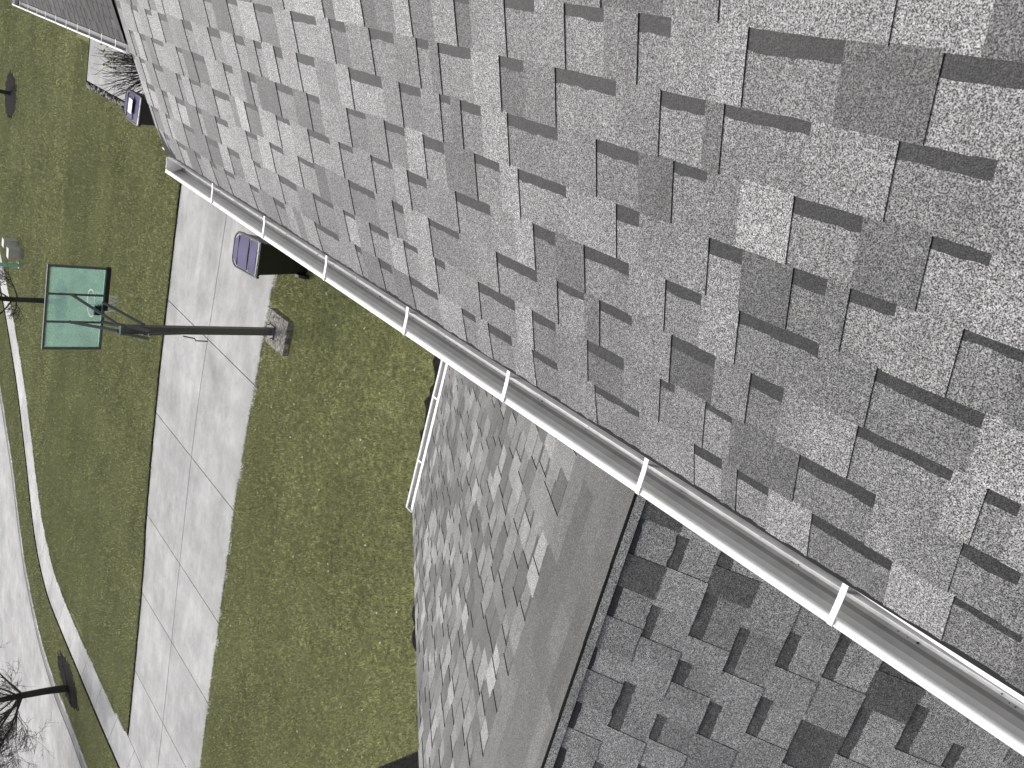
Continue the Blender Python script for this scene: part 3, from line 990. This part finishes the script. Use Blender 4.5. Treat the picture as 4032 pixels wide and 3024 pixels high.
# rim and net
rc = Vector((-4.96 - O.x, 14.46 - O.y, 2.99))
g = MB(); g.tube([(rc.x + .232 * math.cos(t), rc.y + .232 * math.sin(t), rc.z) for t in [2 * math.pi * i / 40 for i in range(40)]], .014, 8, closed=True)
rim = g.build('rim', M['red'], hb, smooth=True)
g = MB(); g.box((rc.x, yb + .05 - O.y, 2.97), (.17, .09, .16)); g.tube([(rc.x - .08, yb + .09 - O.y, 2.98), (rc.x - .12, rc.y - .19, 2.985)], .008, 6); g.tube([(rc.x + .08, yb + .09 - O.y, 2.98), (rc.x + .12, rc.y - .19, 2.985)], .008, 6)
g.build('rim_bracket', M['dark'], rim)
g = MB()
for i in range(12):
    for sgn in (1, -1):
        pts = []
        for j in range(7):
            f = j / 6
            rr = .225 - .105 * f ** .7
            t = 2 * math.pi * (i + sgn * j * .5) / 12
            pts.append((rc.x + rr * math.cos(t), rc.y + rr * math.sin(t), rc.z - .42 * f))
        g.tube(pts, .0042, 4)
g.build('net', M['net'], rim)

# ------------------------------------------------------------------ wheelie bins
def rrect(w, d, r, n=6, front=None):
    """rounded rectangle; front gives a bigger radius to the +y corners"""
    out = []
    for cx, cy, a0, rr in ((w / 2, d / 2, 0, front or r), (-w / 2, d / 2, 90, front or r), (-w / 2, -d / 2, 180, r), (w / 2, -d / 2, 270, r)):
        ox, oy = cx - math.copysign(rr, cx), cy - math.copysign(rr, cy)
        for i in range(n + 1):
            a = R(a0 + 90 * i / n)
            out.append((ox + rr * math.cos(a), oy + rr * math.sin(a)))
    return out

def loft(g, rings_, mat_=0, cap0=True, cap1=True):
    n_ = len(rings_[0]); b = len(g.v)
    for r in rings_: g.v.extend([tuple(p) for p in r])
    for i in range(len(rings_) - 1):
        for k in range(n_):
            k2 = (k + 1) % n_
            g.f.append((b + i * n_ + k, b + i * n_ + k2, b + (i + 1) * n_ + k2, b + (i + 1) * n_ + k)); g.m.append(mat_); g.t.append(1.0)
    if cap0: g.f.append(tuple(b + k for k in reversed(range(n_)))); g.m.append(mat_); g.t.append(1.0)
    if cap1: g.f.append(tuple(b + (len(rings_) - 1) * n_ + k for k in range(n_))); g.m.append(mat_); g.t.append(1.0)

def wheelie_bin(loc, rz, w=.64, d=.82, h=1.04):
    o = empty('wheelie_bin', loc, rz)
    g = MB()
    prof = [(0.0, .70, .62), (.06, .72, .64), (.6, .86, .82), (h - .10, .95, .94), (h - .10, 1.0, 1.0), (h - .03, 1.0, 1.0)]
    loft(g, [[(x * a, y * b + (1 - b) * (-d * .18), z) for x, y in rrect(w, d, .05)] for z, a, b in prof])
    g.build('body', M['black'], o, smooth=False)
    # lid: shallow dome with a raised frame and two ribs, hinge on the -y side
    g = MB()
    zl = h - .028
    def ring(k, z, fr=.17):
        return [(x * k, y * k, z + .055 * (y / d)) for x, y in rrect(w + .05, d + .03, .06, 6, fr)]
    loft(g, [ring(1.0, zl), ring(1.012, zl + .015), ring(1.0, zl + .035), ring(.93, zl + .045), ring(.90, zl + .030)], cap0=False, cap1=True)
    lid = g.build('lid', M['grey'], o)
    g = MB()
    def pn(y0, y1, z):
        pts = [(x * .88, y * .88) for x, y in rrect(w + .05, d + .03, .05, 6, .15)]
        xs = .88 * (w + .05) / 2
        n_ = 10
        for i in range(n_):
            a, b = y0 + (y1 - y0) * i / n_, y0 + (y1 - y0) * (i + 1) / n_
            def lim(y):
                e = (.88 * (d + .03) / 2) - y
                return xs - max(0, .13 - e) * 1.0 if e < .13 else xs
            def zz(y, x): return zl + z + .055 * y / d + .020 * math.cos(x / xs * 1.4)
            for q in range(6):
                fa, fb = -1 + q / 3, -1 + (q + 1) / 3
                g.face([(lim(a) * fa, a, zz(a, lim(a) * fa)), (lim(a) * fb, a, zz(a, lim(a) * fb)), (lim(b) * fb, b, zz(b, lim(b) * fb)), (lim(b) * fa, b, zz(b, lim(b) * fa))])
    D = .88 * (d + .03) / 2
    pn(-D, -D * .38, .026)
    pn(-D * .26, D * .56, .034)
    pn(D * .64, D, .028)
    g.build('lid_panel', M['lid'], lid, smooth=False)
    for yy in (-D * .32, D * .60):
        g = MB()
        g.tube([(-w * .44, yy, zl + .048 + .055 * yy / d), (w * .44, yy, zl + .048 + .055 * yy / d)], .011, 6)
        g.build('lid_rib', M['black'], lid)
    g = MB()
    g.tube([(-w * .5, -d / 2 - .055, h - .035), (w * .5, -d / 2 - .055, h - .035)], .017, 8)
    for x in (-w * .5, -w * .2, w * .2, w * .5):
        g.box((x, -d / 2 - .03, h - .04), (.03, .07, .05))
    g.build('handle', M['black'], o)
    for x in (-w * .42, w * .42):
        g = MB(); g.tube([(x - .025, -d * .40, .13), (x + .025, -d * .40, .13)], .13, 18)
        g.tube([(x - .032, -d * .40, .13), (x + .032, -d * .40, .13)], .04, 10)
        g.build('wheel', M['black'], o)
    return o

b1 = wheelie_bin((-3.48, 13.02, 0.0), R(3), w=.58, d=.86, h=1.06)
tag(b1, 'black wheelie bin with purple lid standing on the driveway next to the basketball post', 'wheelie bin', 'wheelie bins')
b2 = copy_tree(b1)
b2.location = (-2.16, 19.62, 0.04); b2.rotation_euler = (0, 0, R(-4))
g = MB(); g.box((0.02, -.05, 1.118), (.30, .24, .006)); g.build('lid_label', M['glare'], b2)  # white plate stands in for the glare on the lid
b2['label'] = 'wheelie bin with a white patch on its purple lid, beside the small concrete slab'

# ------------------------------------------------------------------ utility boxes and marker post
def cabinet(loc, w, d, h, rz):
    o = empty('utility_box', loc, rz)
    g = MB(); g.box((0, 0, h * .46), (w * .94, d * .94, h * .92)); g.build('body', M['box'], o, bevel=.015)
    g = MB(); g.box((0, 0, h * .95), (w, d, h * .09)); g.build('lid', M['box'], o, bevel=.02)
    g = MB(); g.box((0, -d * .475, h * .45), (w * .7, .012, h * .6)); g.box((w * .25, -d * .485, h * .5), (.03, .02, .08)); g.build('door', M['box'], o)
    return o
c = cabinet((-9.96, 34.55, LAWN_Z), .40, .36, .46, R(3)); tag(c, 'squat grey utility box nearer the green post', 'utility box', 'utility boxes on the lawn')
c = cabinet((-9.78, 35.25, LAWN_Z), .34, .34, .50, R(-2)); tag(c, 'smaller grey utility box behind the other, farther from the green post', 'utility box', 'utility boxes on the lawn')
mp_ = empty('marker_post', (-10.45, 34.6, LAWN_Z))
tag(mp_, 'pale green plastic marker post beside the grey utility boxes', 'marker post')
g = MB(); g.tube([(0, 0, 0), (0, 0, .74)], .075, 14); g.build('tube', M['green'], mp_, smooth=False)
g = MB(); g.tube([(0, 0, .74), (0, 0, .95), (0, 0, .99)], [.084, .084, .05], 14); g.build('cap', M['box'], mp_)
g = MB(); g.tube([(0, 0, 0), (0, 0, .06)], .12, 14); g.build('base_collar', M['box'], mp_)

# ------------------------------------------------------------------ bare trees
def bare_tree(loc, label, height, r0, lean, fork_z, seed, n_main, spread, low=None, levels=5, twig=.0055):
    o = empty('street_tree', loc)
    tag(o, label, 'tree', 'leafless young trees along the street')
    rs = random.Random(seed)
    tr_, cr_ = MB(), MB()
    top = Vector((lean[0], lean[1], fork_z))
    pts = [Vector((0, 0, -0.05)), Vector((lean[0] * .05, lean[1] * .05, .06)), top * .5 + Vector((.01, .01, 0)), top]
    tr_.tube(pts, [r0 * 1.5, r0 * 1.12, r0, r0 * .95], 10)
    lead = [top, top + Vector((lean[0] * .3 + .05, lean[1] * .3, (height - fork_z) * .35)), top + Vector((lean[0] * .3, .05, (height - fork_z) * .75)), top + Vector((lean[0] * .3 - .05, 0, height - fork_z))]
    tr_.tube(lead, [r0 * .95, r0 * .6, r0 * .3, r0 * .1], 8)
    def grow(p, d, L, r, lev):
        pts = [p]; rad = [r]
        q = p; dd = d.copy()
        n_ = 4 if lev < 3 else 3
        for i in range(n_):
            dd = (dd + Vector((rs.uniform(-.18, .18), rs.uniform(-.18, .18), rs.uniform(-.06, .16)))).normalized()
            q = q + dd * (L / n_)
            pts.append(q); rad.append(max(r * (1 - .75 * (i + 1) / n_), twig * .5))
        cr_.tube(pts, rad, 6 if lev < 2 else (4 if lev < 3 else 3), caps=False)
        if lev >= levels: return
        k = rs.randint(6, 8) if lev < 3 else rs.randint(3, 5)
        for i in range(k):
            f = rs.uniform(.25, 1.0)
            j = min(int(f * n_), n_ - 1)
            b = pts[j].lerp(pts[j + 1], f * n_ - j)
            a = Vector((rs.gauss(0, 1), rs.gauss(0, 1), rs.gauss(0, .7)))
            nd = (dd * 1.0 + a.normalized() * .85 + Vector((0, 0, .15))).normalized()
            grow(b, nd, L * rs.uniform(.45, .74), max(r * .5 * (1 - .4 * f), twig), lev + 1)
    for i in range(n_main):
        t = i / max(n_main - 1, 1)
        p = lead[0].lerp(lead[1], 1) if t > .5 else lead[0]
        p = Vector((p.x, p.y, fork_z + (height - fork_z) * (t * .7)))
        a = i * 2.4 + seed
        d = Vector((math.cos(a) * spread, math.sin(a) * spread, .55)).normalized()
        grow(p, d, (height - fork_z) * (.55 - .2 * t), r0 * (.48 - .25 * t), 1)
    for (d, L, z, r) in (low or []):
        grow(Vector((top.x * z / fork_z, top.y * z / fork_z, z)), Vector(d).normalized(), L, r, 1)
    tr_.build('trunk', M['bark'], o, smooth=True)
    cr_.build('crown', M['twig'], o)
    return o

bare_tree((-22.1, 23.95, 0.03), 'leafless young tree in the verge by the curb, its dark branches over the street', 5.5, .115, (.16, 0, 0), 1.30, 3, 7, .9,
          low=[((1.0, 0, .55), 1.9, 1.32, .040), ((-1, .1, .12), 1.7, 1.35, .045), ((-.9, -.3, .45), 1.8, 1.42, .04), ((-.8, .5, .2), 1.3, 1.5, .03), ((.6, .2, .9), 1.7, 1.45, .035), ((-.6, -.6, .1), 1.5, 1.5, .03), ((-1, .3, .3), 2.1, 1.4, .035), ((-.9, 0, .9), 1.9, 1.5, .03), ((-1, -.4, .0), 1.3, 1.5, .026), ((.9, -.3, .9), 1.6, 1.5, .03)], levels=5)
bare_tree((-9.76, 28.45, 0.03), 'leafless young tree behind the backboard near the sidewalk', 5.0, .085, (.03, 0, 0), 1.35, 8, 6, .8,
          low=[((1, .2, .35), .8, 1.25, .03), ((-.8, .1, -.05), .55, 1.30, .03), ((-.9, -.2, .5), 1.1, 1.4, .03), ((.8, -.3, .6), 1.1, 1.45, .03)], levels=4)
bare_tree((-4.55, 38.0, 0.03), 'leafless young tree in a mulch ring at the far left lawn', 4.6, .07, (.02, 0, 0), 1.3, 5, 5, .8, levels=4)

# bare forsythia by the garage corner
bu = empty('bush', (-1.15, 20.25, 0))
tag(bu, 'bare twiggy bush with a few yellow-green leaves under the garage gutter', 'bush')
g, lf = MB(), MB()
rs = random.Random(17)
for i in range(210):
    a = rs.uniform(0, 6.28); e = rs.uniform(.05, .75)
    d = Vector((math.cos(a) * e, math.sin(a) * e, 1)).normalized()
    L = rs.uniform(1.0, 1.75)
    p = Vector((math.cos(a) * .12, math.sin(a) * .12, .02)); pts = [p]
    for k in range(6):
        d = (d + Vector((rs.uniform(-.14, .14), rs.uniform(-.14, .14), rs.uniform(-.12, .05)))).normalized()
        p = p + d * L / 6; pts.append(p)
        if k > 1 and rs.random() < .8:
            sd_ = (d + Vector((rs.uniform(-.8, .8), rs.uniform(-.8, .8), rs.uniform(-.2, .5)))).normalized()
            g.tube([p, p + sd_ * rs.uniform(.1, .3)], [.005, .003], 3, caps=False)
    g.tube(pts, [.011, .010, .009, .008, .007, .006, .004], 4, caps=False)
    if i % 3 == 0:
        for k in range(4):
            c_ = pts[-1] + Vector((rs.uniform(-.06, .06), rs.uniform(-.06, .06), rs.uniform(-.1, .04)))
            if (c_ - Vector((0.0, .1, 1.6))).length > .45: continue
            s = rs.uniform(.02, .04)
            lf.face([c_ + Vector((-s, 0, 0)), c_ + Vector((0, -s * .5, s)), c_ + Vector((s, 0, 0)), c_ + Vector((0, s * .5, -s))])
g.build('stems', M['twig'], bu)
lf.build('leaves', M['yellow'], bu)
